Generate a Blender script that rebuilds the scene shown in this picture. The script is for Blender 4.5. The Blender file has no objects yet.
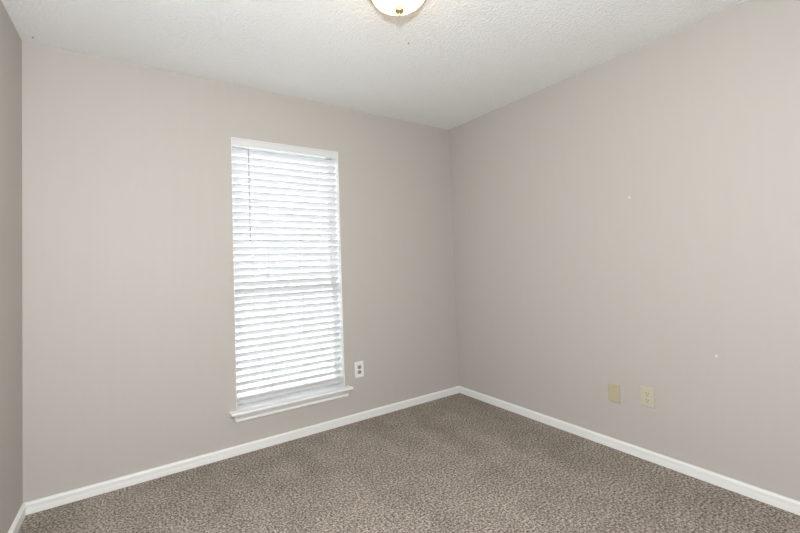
import bpy, bmesh, math, random
from mathutils import Vector, Matrix
random.seed(7)
R = math.radians
S = bpy.context.scene
COL = S.collection

# ---------------------------------------------------------------- camera, light, exposure
CAM = Vector((-2.5891, -2.7049, 1.2093))
yaw, pitch, roll = 0.57350, 0.03466, -0.03295
fwd = Vector((math.sin(yaw) * math.cos(pitch), math.cos(yaw) * math.cos(pitch), math.sin(pitch)))
rt = Vector((math.cos(yaw), -math.sin(yaw), 0))
up = rt.cross(fwd)
rt, up = math.cos(roll) * rt + math.sin(roll) * up, -math.sin(roll) * rt + math.cos(roll) * up
cam = bpy.data.cameras.new('camera')
co = bpy.data.objects.new('camera', cam)
COL.objects.link(co)
m = Matrix.Identity(4)
for i in range(3):
    m[i][0], m[i][1], m[i][2], m[i][3] = rt[i], up[i], -fwd[i], CAM[i]
co.matrix_world = m
cam.sensor_width = 36
cam.lens = 394.87 / 800 * 36
cam.shift_x = 22.19 / 800
cam.shift_y = -17.0 / 800
cam.clip_start = 0.02
S.camera = co

S.view_settings.view_transform = 'Standard'
S.view_settings.look = 'None'
S.view_settings.exposure = 0.0
S.view_settings.gamma = 1.0

wd = bpy.data.worlds.new('sky')
S.world = wd
wd.use_nodes = True
bg = wd.node_tree.nodes['Background']
bg.inputs['Color'].default_value = (0.89, 0.94, 1.0, 1)
bg.inputs['Strength'].default_value = 8.0


def lamp(name, kind, loc, energy, color, size):
    l = bpy.data.lights.new(name, kind)
    l.energy = energy
    l.color = color
    if kind == 'POINT':
        l.shadow_soft_size = size
    o = bpy.data.objects.new(name, l)
    o.location = loc
    COL.objects.link(o)
    return o


# the photographer's flash, held a little above the camera
lamp('camera_flash', 'POINT', (-2.59, -2.72, 1.56), 119, (0.945, 1.0, 1.075), 0.035)


# ---------------------------------------------------------------- materials
def mat(name, color, rough=0.6, metal=0.0, spec=None):
    mt = bpy.data.materials.new(name)
    mt.use_nodes = True
    b = mt.node_tree.nodes['Principled BSDF']
    b.inputs['Base Color'].default_value = (*color, 1)
    b.inputs['Roughness'].default_value = rough
    b.inputs['Metallic'].default_value = metal
    if spec is not None:
        b.inputs['Specular IOR Level'].default_value = spec
    return mt


def node(mt, kind, **kw):
    n = mt.node_tree.nodes.new(kind)
    for k, v in kw.items():
        if k in n.inputs:
            n.inputs[k].default_value = v
        else:
            setattr(n, k, v)
    return n


def link(mt, a, b):
    mt.node_tree.links.new(a, b)


def mottle(mt, c1, c2, scale, detail=3, lo=0.35, hi=0.65, vec=None):
    """Base colour wandering between two paint tones."""
    co_ = node(mt, 'ShaderNodeTexCoord')
    n = node(mt, 'ShaderNodeTexNoise', Scale=scale, Detail=detail)
    src = co_.outputs['Object']
    if vec:
        mp = node(mt, 'ShaderNodeMapping')
        mp.inputs['Scale'].default_value = vec
        link(mt, src, mp.inputs['Vector'])
        src = mp.outputs['Vector']
    link(mt, src, n.inputs['Vector'])
    r = node(mt, 'ShaderNodeValToRGB')
    r.color_ramp.elements[0].position = lo
    r.color_ramp.elements[0].color = (*c1, 1)
    r.color_ramp.elements[1].position = hi
    r.color_ramp.elements[1].color = (*c2, 1)
    link(mt, n.outputs['Fac'], r.inputs['Fac'])
    link(mt, r.outputs['Color'], mt.node_tree.nodes['Principled BSDF'].inputs['Base Color'])
    return co_, r


def bump(mt, scale, strength, dist, detail=2, rough=0.5, ramp=None):
    co_ = node(mt, 'ShaderNodeTexCoord')
    n = node(mt, 'ShaderNodeTexNoise', Scale=scale, Detail=detail, Roughness=rough)
    link(mt, co_.outputs['Object'], n.inputs['Vector'])
    h = n.outputs['Fac']
    if ramp:
        r = node(mt, 'ShaderNodeValToRGB')
        r.color_ramp.elements[0].position, r.color_ramp.elements[1].position = ramp
        link(mt, h, r.inputs['Fac'])
        h = r.outputs['Color']
    b = node(mt, 'ShaderNodeBump', Strength=strength, Distance=dist)
    link(mt, h, b.inputs['Height'])
    link(mt, b.outputs['Normal'], mt.node_tree.nodes['Principled BSDF'].inputs['Normal'])


M = {}
M['wall'] = mat('wall_paint', (0.60, 0.56, 0.525), 0.55, spec=0.3)
mottle(M['wall'], (0.490, 0.458, 0.420), (0.498, 0.466, 0.428), 5, 4, 0.3, 0.7, (6, 6, 0.4))
bump(M['wall'], 160, 0.12, 0.002)
M['ceiling'] = mat('ceiling_texture', (0.905, 0.915, 0.90), 0.85, spec=0.15)
bump(M['ceiling'], 70, 0.52, 0.007, 3, 0.55, (0.35, 0.7))
M['trim'] = mat('trim_enamel', (0.82, 0.82, 0.79), 0.35)
M['stool'] = mat('stool_gloss_enamel', (0.88, 0.88, 0.87), 0.2, spec=0.8)
M['jamb'] = mat('jamb_enamel', (0.80, 0.80, 0.78), 0.4)
M['vinyl'] = mat('window_vinyl', (0.78, 0.80, 0.80), 0.35)
M['white_plate'] = mat('white_plate', (0.80, 0.79, 0.74), 0.35)
M['grey_face'] = mat('worn_grey_receptacle', (0.33, 0.315, 0.255), 0.5)
M['ivory'] = mat('ivory_plastic', (0.55, 0.50, 0.375), 0.38)
M['ivory_deep'] = mat('ivory_plastic_yellowed', (0.48, 0.42, 0.275), 0.38)
M['slot'] = mat('dark_slot', (0.05, 0.04, 0.03), 0.7)
M['screw'] = mat('painted_screw', (0.42, 0.37, 0.25), 0.4, 0.3)
M['screw_w'] = mat('steel_screw', (0.6, 0.6, 0.57), 0.4, 0.5)
M['brass'] = mat('polished_brass', (0.66, 0.48, 0.28), 0.33, 1.0)
M['dark'] = mat('dark_speck', (0.33, 0.32, 0.30), 0.8)
M['chip'] = mat('bare_chip', (0.70, 0.675, 0.64), 0.7)
M['ground'] = mat('lawn', (0.42, 0.47, 0.36), 0.9)
mottle(M['ground'], (0.40, 0.42, 0.36), (0.48, 0.49, 0.44), 3, 5)
M['rail_dark'] = mat('weather_strip', (0.18, 0.19, 0.20), 0.6)

# blind vinyl: a little light comes through
sl = M['slat'] = mat('blind_vinyl', (0.80, 0.80, 0.80), 0.4)
tr = node(sl, 'ShaderNodeBsdfTranslucent', Color=(0.9, 0.93, 0.95, 1))
mx = node(sl, 'ShaderNodeMixShader', Fac=0.16)
link(sl, sl.node_tree.nodes['Principled BSDF'].outputs[0], mx.inputs[1])
link(sl, tr.outputs[0], mx.inputs[2])
link(sl, mx.outputs[0], sl.node_tree.nodes['Material Output'].inputs['Surface'])
M['rail'] = mat('blind_rail', (0.69, 0.69, 0.69), 0.4)
M['rail_low'] = mat('blind_bottom_rail', (0.60, 0.60, 0.585), 0.4)
M['wand'] = mat('clear_grey_wand', (0.50, 0.51, 0.53), 0.2)
M['cord'] = mat('white_cord', (0.85, 0.86, 0.86), 0.8)

# glass: thin pane, mostly lets the light straight through
gl = M['glass'] = bpy.data.materials.new('window_glass')
gl.use_nodes = True
nt = gl.node_tree
nt.nodes.remove(nt.nodes['Principled BSDF'])
a = node(gl, 'ShaderNodeBsdfTransparent', Color=(0.96, 0.97, 0.97, 1))
g = node(gl, 'ShaderNodeBsdfGlossy', Roughness=0.02)
fr = node(gl, 'ShaderNodeFresnel', IOR=1.45)
mx = node(gl, 'ShaderNodeMixShader')
link(gl, fr.outputs[0], mx.inputs[0])
link(gl, a.outputs[0], mx.inputs[1])
link(gl, g.outputs[0], mx.inputs[2])
link(gl, mx.outputs[0], nt.nodes['Material Output'].inputs['Surface'])

# lit frosted dome
dm = M['dome'] = mat('lit_frosted_glass', (0.9, 0.88, 0.82), 0.25)
b = dm.node_tree.nodes['Principled BSDF']
b.inputs['Emission Color'].default_value = (1.0, 0.62, 0.25, 1)
b.inputs['Emission Strength'].default_value = 8.5

# carpet
cp = M['carpet'] = mat('cut_pile_carpet', (0.3, 0.26, 0.22), 0.95, spec=0.05)
tc = node(cp, 'ShaderNodeTexCoord')
bs = cp.node_tree.nodes['Principled BSDF']
n1 = node(cp, 'ShaderNodeTexNoise', Scale=92, Detail=4, Roughness=0.75)
link(cp, tc.outputs['Object'], n1.inputs['Vector'])
r1 = node(cp, 'ShaderNodeValToRGB')
e = r1.color_ramp.elements
e[0].position, e[0].color = 0.36, (0.06, 0.047, 0.037, 1)
e[1].position, e[1].color = 0.64, (0.60, 0.53, 0.46, 1)
k = e.new(0.50)
k.color = (0.275, 0.236, 0.197, 1)
link(cp, n1.outputs['Fac'], r1.inputs['Fac'])
# the lay of the pile left by the vacuum cleaner: broad soft bands and scuffs
mp = node(cp, 'ShaderNodeMapping')
mp.inputs['Rotation'].default_value = (0, 0, R(-20))
mp.inputs['Scale'].default_value = (4.2, 0.75, 1)
link(cp, tc.outputs['Object'], mp.inputs['Vector'])
n2 = node(cp, 'ShaderNodeTexNoise', Scale=1.0, Detail=3, Roughness=0.5)
link(cp, mp.outputs['Vector'], n2.inputs['Vector'])
n3 = node(cp, 'ShaderNodeTexNoise', Scale=6.5, Detail=3, Roughness=0.6)
link(cp, tc.outputs['Object'], n3.inputs['Vector'])
ad = node(cp, 'ShaderNodeMath', operation='ADD')
link(cp, n2.outputs['Fac'], ad.inputs[0])
link(cp, n3.outputs['Fac'], ad.inputs[1])
mr = node(cp, 'ShaderNodeMapRange')
mr.inputs['From Min'].default_value, mr.inputs['From Max'].default_value = 0.75, 1.25
mr.inputs['To Min'].default_value, mr.inputs['To Max'].default_value = 0.86, 1.16
link(cp, ad.outputs[0], mr.inputs['Value'])
vm = node(cp, 'ShaderNodeVectorMath', operation='SCALE')
link(cp, r1.outputs['Color'], vm.inputs[0])
link(cp, mr.outputs[0], vm.inputs['Scale'])
link(cp, vm.outputs[0], bs.inputs['Base Color'])
bp = node(cp, 'ShaderNodeBump', Strength=0.4, Distance=0.006)
link(cp, n1.outputs['Fac'], bp.inputs['Height'])
link(cp, bp.outputs['Normal'], bs.inputs['Normal'])


# ---------------------------------------------------------------- mesh helpers
def box(bm, lo, hi):
    x0, y0, z0 = lo
    x1, y1, z1 = hi
    v = [bm.verts.new(c) for c in ((x0, y0, z0), (x1, y0, z0), (x1, y1, z0), (x0, y1, z0),
                                   (x0, y0, z1), (x1, y0, z1), (x1, y1, z1), (x0, y1, z1))]
    for f in ((3, 2, 1, 0), (4, 5, 6, 7), (0, 1, 5, 4), (1, 2, 6, 5), (2, 3, 7, 6), (3, 0, 4, 7)):
        bm.faces.new([v[i] for i in f])


def loft(bm, rings, closed=True, caps=True):
    """Skin a list of vertex rings (each a list of points)."""
    vs = [[bm.verts.new(p) for p in r] for r in rings]
    n = len(vs[0])
    for a_, b_ in zip(vs, vs[1:]):
        for i in range(n if closed else n - 1):
            j = (i + 1) % n
            bm.faces.new((a_[i], a_[j], b_[j], b_[i]))
    if caps:
        bm.faces.new(list(reversed(vs[0])))
        bm.faces.new(vs[-1])


def lathe(bm, prof, seg=48, axis='Z', origin=(0, 0, 0)):
    """Revolve (radius, height) pairs; radius 0 closes to a point."""
    o = Vector(origin)
    rows = []
    for r, h in prof:
        row = []
        for i in range(1 if r < 1e-6 else seg):
            t = 2 * math.pi * i / seg
            p = Vector((r * math.cos(t), r * math.sin(t), h))
            if axis == 'Y':
                p = Vector((p.x, p.z, p.y))
            elif axis == 'X':
                p = Vector((p.z, p.x, p.y))
            row.append(bm.verts.new(o + p))
        rows.append(row)
    for a_, b_ in zip(rows, rows[1:]):
        for i in range(seg):
            j = (i + 1) % seg
            q = [a_[i % len(a_)], a_[j % len(a_)], b_[j % len(b_)], b_[i % len(b_)]]
            q = list(dict.fromkeys(q))
            if len(q) > 2:
                bm.faces.new(q)


def obj(name, bm, m_, parent=None, smooth=False, bevel=0, seg=2):
    bmesh.ops.recalc_face_normals(bm, faces=bm.faces)
    me = bpy.data.meshes.new(name)
    bm.to_mesh(me)
    bm.free()
    me.materials.append(m_)
    if smooth:
        for p in me.polygons:
            p.use_smooth = True
    o = bpy.data.objects.new(name, me)
    COL.objects.link(o)
    if parent:
        o.parent = parent
    if bevel:
        b_ = o.modifiers.new('bevel', 'BEVEL')
        b_.width = bevel
        b_.segments = seg
        b_.limit_method = 'ANGLE'
        b_.angle_limit = R(40)
    return o


def boxes(name, m_, parent, *bb, bevel=0, seg=2):
    bm = bmesh.new()
    for lo, hi in bb:
        box(bm, lo, hi)
    return obj(name, bm, m_, parent, bevel=bevel, seg=seg)


def empty(name, loc, label, cat, group=None):
    o = bpy.data.objects.new(name, None)
    o.location = loc
    o.empty_display_size = 0.05
    COL.objects.link(o)
    o['label'] = label
    o['category'] = cat
    if group:
        o['group'] = group
    return o


def structure(o, label, cat):
    o['kind'] = 'structure'
    o['label'] = label
    o['category'] = cat
    return o


# ---------------------------------------------------------------- the room
W, D, H, T = 3.026, 3.15, 2.44, 0.16          # the back right corner stands at the origin
SK = 0.031                                      # the left wall is not quite square to the window wall
WX0, WX1, WZ0, WZ1 = -1.977, -1.180, 0.266, 2.083

structure(boxes('floor', M['carpet'], None, ((-W - 0.1 - T, -D - T, -0.1), (T, T, 0))),
          'beige grey cut pile carpet covering the whole floor', 'floor')
structure(boxes('ceiling', M['ceiling'], None, ((-W - 0.1 - T, -D - T, H), (T, T, H + 0.1))),
          'white textured ceiling over the empty room', 'ceiling')
wall_back = structure(boxes('wall_back', M['wall'], None,
                            ((-W, 0, 0), (WX0, T, H)), ((WX1, 0, 0), (0, T, H)),
                            ((WX0, 0, WZ1), (WX1, T, H)), ((WX0, 0, 0), (WX1, T, WZ0))),
                      'warm grey painted wall with the window', 'wall')
wall_right = structure(boxes('wall_right', M['wall'], None, ((0, -D, 0), (T, T, H))),
                       'warm grey painted wall with two ivory plates', 'wall')
bm = bmesh.new()
loft(bm, [[(-W - SK * D - T, -D, z), (-W - SK * D, -D, z), (-W, 0, z), (-W, T, z), (-W - T, T, z)] for z in (0, H)])
structure(obj('wall_left', bm, M['wall']),
          'warm grey painted wall at the left edge of the photo', 'wall')
structure(boxes('wall_front', M['wall'], None, ((-W - SK * D - T, -D - T, 0), (T, -D, H))),
          'warm grey painted wall behind the camera', 'wall')
structure(boxes('ground', M['ground'], None, ((-30, T + 0.02, -0.45), (30, 60, -0.35))),
          'pale ground outside the window', 'ground')

# baseboards: moulded profile (offset from wall, height)
BB = [(0, 0), (0.0150, 0), (0.0148, 0.0220), (0.0138, 0.0235), (0.0138, 0.0385), (0.0122, 0.0400), (0.0122, 0.0412),
      (0.0168, 0.0425), (0.0168, 0.0490), (0.0140, 0.0535), (0.0080, 0.0565), (0.0030, 0.0578), (0, 0.0578)]


def baseboard(name, f0, f1, label):
    bm = bmesh.new()
    loft(bm, [[f0(o, h) for o, h in BB], [f1(o, h) for o, h in BB]])
    structure(obj(name, bm, M['trim']), label, 'baseboard')


baseboard('baseboard_back', lambda o, h: (-W + o, -o, h), lambda o, h: (-o, -o, h),
          'white moulded baseboard under the window wall')
baseboard('baseboard_right', lambda o, h: (-o, -o, h), lambda o, h: (-o, -D + o, h),
          'white moulded baseboard along the right wall')
baseboard('baseboard_left', lambda o, h: (-W + o, -o, h), lambda o, h: (-W - SK * D + o, -D + o, h),
          'white moulded baseboard along the left wall')
baseboard('baseboard_front', lambda o, h: (-W - SK * D + o, -D + o, h), lambda o, h: (-o, -D + o, h),
          'white moulded baseboard behind the camera')


# small blemishes in the paint
def fleck(name, loc, axis, pts, m_, parent, th=0.0012):
    bm = bmesh.new()
    rings = []
    for k_ in (0, 1):
        ring = []
        for u, v in pts:
            s = 1 - 0.25 * k_
            if axis == 'X':
                ring.append((loc[0] - th * k_, loc[1] + u * s, loc[2] + v * s))
            else:
                ring.append((loc[0] + u * s, loc[1] + v * s, loc[2] - th * k_))
        rings.append(ring)
    loft(bm, rings)
    return obj(name, bm, m_, parent)


def blob(rx, ry, n=9):
    return [(rx * math.cos(6.283 * i / n) * random.uniform(0.75, 1.15),
             ry * math.sin(6.283 * i / n) * random.uniform(0.75, 1.15)) for i in range(n)]


ceil_o = bpy.data.objects['ceiling']
fleck('paint_chip', (0, -1.533, 1.558), 'X', blob(0.009, 0.006), M['chip'], wall_right)['label'] = 'pale chip in the wall paint'
fleck('paint_chip', (0, -1.908, 0.669), 'X', blob(0.006, 0.010), M['chip'], wall_right)['label'] = 'pale chip low in the wall paint'
fleck('nail_stub', (-1.230, -0.989, H), 'Z', blob(0.005, 0.006), M['dark'], ceil_o, 0.004)['label'] = 'small dark nail stub'
fleck('dark_speck', (-2.972, -0.064, H), 'Z', blob(0.006, 0.006), M['dark'], ceil_o, 0.002)['label'] = 'small dark speck'

# ---------------------------------------------------------------- window
win = bpy.data.objects.new('window_1', None)
win.location = (0, 0, 0)
COL.objects.link(win)
structure(win, 'tall white single hung window set in the back wall', 'window')
L = 0.004
ZS = 0.282                                      # top of the stool
jb = boxes('jamb', M['jamb'], win,
           ((WX0, 0.001, ZS), (WX0 + L, T, WZ1)), ((WX1 - L, 0.001, ZS), (WX1, T, WZ1)),
           ((WX0 + L, 0.001, WZ1 - L), (WX1 - L, T, WZ1)))
X0, X1, Z0, Z1 = WX0 + L, WX1 - L, ZS, WZ1 - L
FY = 0.098                                      # room face of the window frame
boxes('window_frame', M['vinyl'], win,
      ((X0, FY, Z0), (X0 + 0.010, T, Z1)), ((X1 - 0.010, FY, Z0), (X1, T, Z1)),
      ((X0 + 0.010, FY, Z1 - 0.016), (X1 - 0.010, T, Z1)), ((X0 + 0.010, FY, Z0), (X1 - 0.010, T, Z0 + 0.014)))
ZM = 1.048                                      # the meeting rail


def sash(name, x0, x1, z0, z1, y0, y1):
    s, r_ = 0.015, 0.028
    rt_ = 0.045 if name == 'lower_sash' else 0.028
    o = boxes(name, M['vinyl'], win, ((x0, y0, z0), (x0 + s, y1, z1)), ((x1 - s, y0, z0), (x1, y1, z1)),
              ((x0 + s, y0, z0), (x1 - s, y1, z0 + r_)), ((x0 + s, y0, z1 - rt_), (x1 - s, y1, z1)), bevel=0.002, seg=1)
    ym = (y0 + y1) / 2
    boxes('pane', M['glass'], o, ((x0 + s, ym - 0.002, z0 + r_), (x1 - s, ym + 0.002, z1 - rt_)))
    for i in (1, 2):
        x = x0 + s + (x1 - x0 - 2 * s) * i / 3
        boxes('muntin', M['vinyl'], o, ((x - 0.005, ym - 0.010, z0 + r_), (x + 0.005, ym - 0.0025, z1 - rt_)))
    return o


sash('upper_sash', X0 + 0.0105, X1 - 0.0105, ZM - 0.012, Z1 - 0.0165, 0.132, 0.156)
lo = sash('lower_sash', X0 + 0.0105, X1 - 0.0105, Z0 + 0.0145, ZM + 0.018, 0.104, 0.128)
boxes('sash_lock', M['vinyl'], lo, ((-1.60, 0.104, ZM + 0.0185), (-1.556, 0.124, ZM + 0.030)), bevel=0.003)

# stool with ears, and the moulded apron below it
bm = bmesh.new()
pts = [(-2.022, -0.057), (-2.022, -0.0005), (WX0, -0.0005), (WX0, T - 0.01), (WX1, T - 0.01), (WX1, -0.0005),
       (-1.137, -0.0005), (-1.137, -0.057)]
loft(bm, [[(x, y, ZS - 0.017) for x, y in pts], [(x, y, ZS) for x, y in pts]])
obj('stool', bm, M['stool'], win, bevel=0.004, seg=3)
AP = [(0, 0), (0.0115, 0), (0.0135, 0.003), (0.0135, 0.011), (0.0105, 0.014), (0.0105, 0.018), (0.0135, 0.023),
      (0.0195, 0.033), (0.0240, 0.041), (0.0240, 0.056), (0, 0.056)]
ZA = ZS - 0.0175 - 0.056
bm = bmesh.new()
loft(bm, [[(-2.000 + 0.018 * (1 - h / 0.056), -o, ZA + h) for o, h in AP],
          [(-1.148 - 0.012 * (1 - h / 0.056), -o, ZA + h) for o, h in AP]])
obj('apron', bm, M['trim'], win)

# ---------------------------------------------------------------- blind
BX0, BX1 = -1.968, -1.189
YB = 0.040                                       # the ladders' plane
blind = empty('window_blind', (-1.58, YB, WZ1 - L), 'white horizontal slat blind hanging half open in the tall window', 'blind')


def local(o):
    """Parent to the blind, keeping the mesh's world coordinates."""
    o.parent = blind
    o.matrix_parent_inverse = Matrix.Translation(-blind.location)
    return o


bm = bmesh.new()
VP = [(0.004, 2.0335), (0.002, 2.037), (0.002, 2.044), (0.0045, 2.047), (0.0045, 2.070), (0.002, 2.073), (0.002, 2.0785),
      (0.014, 2.0785), (0.014, 2.0335)]
loft(bm, [[(X0 + 0.001, y, z) for y, z in VP], [(X1 - 0.001, y, z) for y, z in VP]])
local(obj('valance', bm, M['rail']))
local(boxes('headrail', M['rail'], None, ((BX0 + 0.004, 0.016, 2.038), (BX1 + 0.004, 0.066, 2.078)), bevel=0.002))

NS, PITCH, ZTOP, TILT, SW = 35, 0.0473, 1.9963, R(45), 0.050
bm = bmesh.new()
sec = []
for i in range(9):
    u = -1 + 2 * i / 8
    sec.append((u * SW / 2, 0.0030 * (1 - u * u) + 0.0013))
low = [(a_, b_ - 0.0026) for a_, b_ in reversed(sec)]
prof = sec + low
rings = []
for x in (BX0, BX1):
    rings.append([(x, a_, b_) for a_, b_ in prof])
loft(bm, rings)
slat0 = local(obj('slat', bm, M['slat'], smooth=False))
zs = []
for i in range(NS):
    z = ZTOP - PITCH * i
    s = slat0 if i == 0 else slat0.copy()
    if i:
        COL.objects.link(s)
    # the room edge tilts up; the slat hangs in its ladder and is never quite true
    s.location = (random.uniform(-0.0012, 0.0012), YB, z)
    s.rotation_euler = (-TILT + R(random.uniform(-0.4, 0.4)), R(random.uniform(-0.04, 0.04)), 0)
    zs.append(z)
ZB = 0.311
for i in range(3):                              # the spare slats lie stacked flat on the bottom rail
    s = slat0.copy()
    COL.objects.link(s)
    s.location = (random.uniform(-0.002, 0.002), YB, ZB + 0.0238 + 0.0075 * i)
    s.rotation_euler = (0, 0, 0)
bm = bmesh.new()
RP = [(-0.024, 0.0), (-0.026, 0.004), (-0.026, 0.018), (-0.022, 0.023), (0.022, 0.023), (0.026, 0.018), (0.026, 0.004), (0.024, 0.0)]
loft(bm, [[(BX0, YB + a_, ZB + b_) for a_, b_ in RP], [(BX1, YB + a_, ZB + b_) for a_, b_ in RP]])
local(obj('bottom_rail', bm, M['rail_low']))

for lx in (-1.836, -1.335):
    bm = bmesh.new()
    for dy in (-0.0225, 0.0225):
        box(bm, (lx - 0.0012, YB + dy - 0.0006, ZB + 0.023), (lx + 0.0012, YB + dy + 0.0006, 2.037))
    for z in zs:                                # the rungs that carry the slats
        c, s_ = math.cos(TILT), math.sin(TILT)
        r0 = Vector((lx, YB - 0.022, z + 0.0177 - 0.002))
        r1_ = Vector((lx, YB + 0.022, z - 0.0177 - 0.002))
        rr = []
        for p in (r0, r1_):
            rr.append([(p.x - 0.001, p.y, p.z - 0.0005), (p.x + 0.001, p.y, p.z - 0.0005),
                       (p.x + 0.001, p.y, p.z + 0.0005), (p.x - 0.001, p.y, p.z + 0.0005)])
        loft(bm, rr)
    local(obj('ladder_cord', bm, M['cord']))

bm = bmesh.new()
wx = -1.862
prof = [(0.0, 1.388), (0.0045, 1.389), (0.005, 1.396), (0.004, 1.405), (0.0035, 1.42), (0.0035, 2.012), (0.0, 2.013)]
lathe(bm, prof, 8, 'Z', (wx, 0.008, 0))
w_ = local(obj('tilt_wand', bm, M['wand'], smooth=True))
bm = bmesh.new()
lathe(bm, [(0.0, 2.012), (0.0018, 2.013), (0.0018, 2.032), (0, 2.033)], 8, 'Z', (wx, 0.0062, 0))
box(bm, (wx - 0.0015, 0.006, 2.028), (wx + 0.0015, 0.020, 2.031))
hk = obj('wand_hook', bm, M['screw_w'], w_)


# ---------------------------------------------------------------- wall plates (built in the plane x-z facing -y)
def rounded_plate(bm, w, h, t):
    loft(bm, [[(sx * (w / 2 - i), -y, sz * (h / 2 - i)) for sx, sz in ((-1, -1), (1, -1), (1, 1), (-1, 1))]
              for i, y in ((0, 0), (0, t * 0.45), (0.0025, t))])


def screw(parent, z, m_, y):
    bm = bmesh.new()
    lathe(bm, [(0.0, -y - 0.0012), (0.0030, -y - 0.0010), (0.0035, -y), (0.0035, -y + 0.002), (0.0, -y + 0.002)], 14, 'Y', (0, 0, z))
    o = obj('screw', bm, m_, parent)
    return o


def receptacle(parent, zc, face, slot, y):
    bm = bmesh.new()
    n = 24
    ring = []
    for i in range(n):
        t = 2 * math.pi * i / n
        ring.append((0.0172 * math.cos(t), max(-0.0142, min(0.0142, 0.0172 * math.sin(t)))))
    loft(bm, [[(x, -y + 0.002, zc + z) for x, z in ring], [(x, -y - 0.0012, zc + z) for x, z in ring],
              [(x * 0.94, -y - 0.002, zc + z * 0.94) for x, z in ring]])
    rc = obj('receptacle', bm, face, parent)
    yy = y + 0.002
    for x, hh in ((-0.0063, 0.0046), (0.0063, 0.0037)):
        bm = bmesh.new()
        box(bm, (x - 0.0013, -yy - 0.0003, zc + 0.0030 - hh), (x + 0.0013, -yy + 0.001, zc + 0.0030 + hh))
        obj('slot', bm, slot, rc)
    bm = bmesh.new()
    lathe(bm, [(0, -yy - 0.0003), (0.0027, -yy - 0.0003), (0.0027, -yy + 0.001), (0, -yy + 0.001)], 12, 'Y', (0, 0, zc - 0.0078))
    obj('ground_hole', bm, slot, rc)
    return rc


def plate(name, loc, rz, w, h, pm, label, cat, kind, face=None, sm=None, group=None):
    t = empty(name, loc, label, cat, group)
    t.rotation_euler = (0, 0, rz)
    bm = bmesh.new()
    rounded_plate(bm, w, h, 0.0062)
    obj('cover_plate', bm, pm, t, bevel=0.0012)
    if kind == 'duplex':
        for zc in (0.0194, -0.0194):
            receptacle(t, zc, face, M['slot'], 0.0062)
        screw(t, 0, sm, 0.0062)
    else:
        for z in (0.042, -0.042):
            screw(t, z, sm, 0.0062)
    return t


plate('power_outlet', (-1.052, -0.0002, 0.388), 0, 0.078, 0.122, M['white_plate'],
      'white outlet plate with two dark receptacles right of the window stool', 'outlet', 'duplex', M['grey_face'], M['screw_w'])
plate('power_outlet', (-0.0002, -1.573, 0.371), R(-90), 0.072, 0.114, M['ivory'],
      'ivory duplex outlet on the right wall, nearer the camera than the blank plate', 'outlet', 'duplex', M['ivory'], M['screw'])
plate('blank_wall_plate', (-0.0002, -1.383, 0.343), R(-90), 0.070, 0.114, M['ivory_deep'],
      'yellowed ivory blank cover plate with two screws on the right wall', 'wall plate', 'blank', None, M['screw'])

# ---------------------------------------------------------------- ceiling light
LX, LY = -1.561, -1.352
light = empty('ceiling_light', (LX, LY, H), 'lit flush mount dome light with brass finial on the ceiling', 'ceiling light')
bm = bmesh.new()
lathe(bm, [(0.0, -0.0005), (0.130, -0.0005), (0.140, -0.008), (0.1444, -0.020), (0.1444, -0.032), (0.140, -0.037),
           (0.132, -0.036), (0.128, -0.030), (0.0, -0.029)], 64)
obj('pan', bm, M['brass'], light, smooth=True)
bm = bmesh.new()
prof = [(0.0, -0.0295), (0.124, -0.0310)]
for i in range(0, 17):
    t = i / 16 * math.pi / 2
    prof.append((0.1258 * math.cos(t) if i < 16 else 0.0, -0.0369 - 0.0793 * math.sin(t)))
lathe(bm, prof, 64)
obj('glass_dome', bm, M['dome'], light, smooth=True)
bm = bmesh.new()
z0 = -0.1160
lathe(bm, [(0.0, z0 + 0.003), (0.014, z0 + 0.002), (0.016, z0 - 0.001), (0.010, z0 - 0.003), (0.016, z0 - 0.006), (0.0205, z0 - 0.011),
           (0.0205, z0 - 0.015), (0.015, z0 - 0.021), (0.008, z0 - 0.0245), (0.0045, z0 - 0.027), (0.0048, z0 - 0.030),
           (0.003, z0 - 0.034), (0.0, z0 - 0.035)], 24)
obj('finial', bm, M['brass'], light, smooth=True)
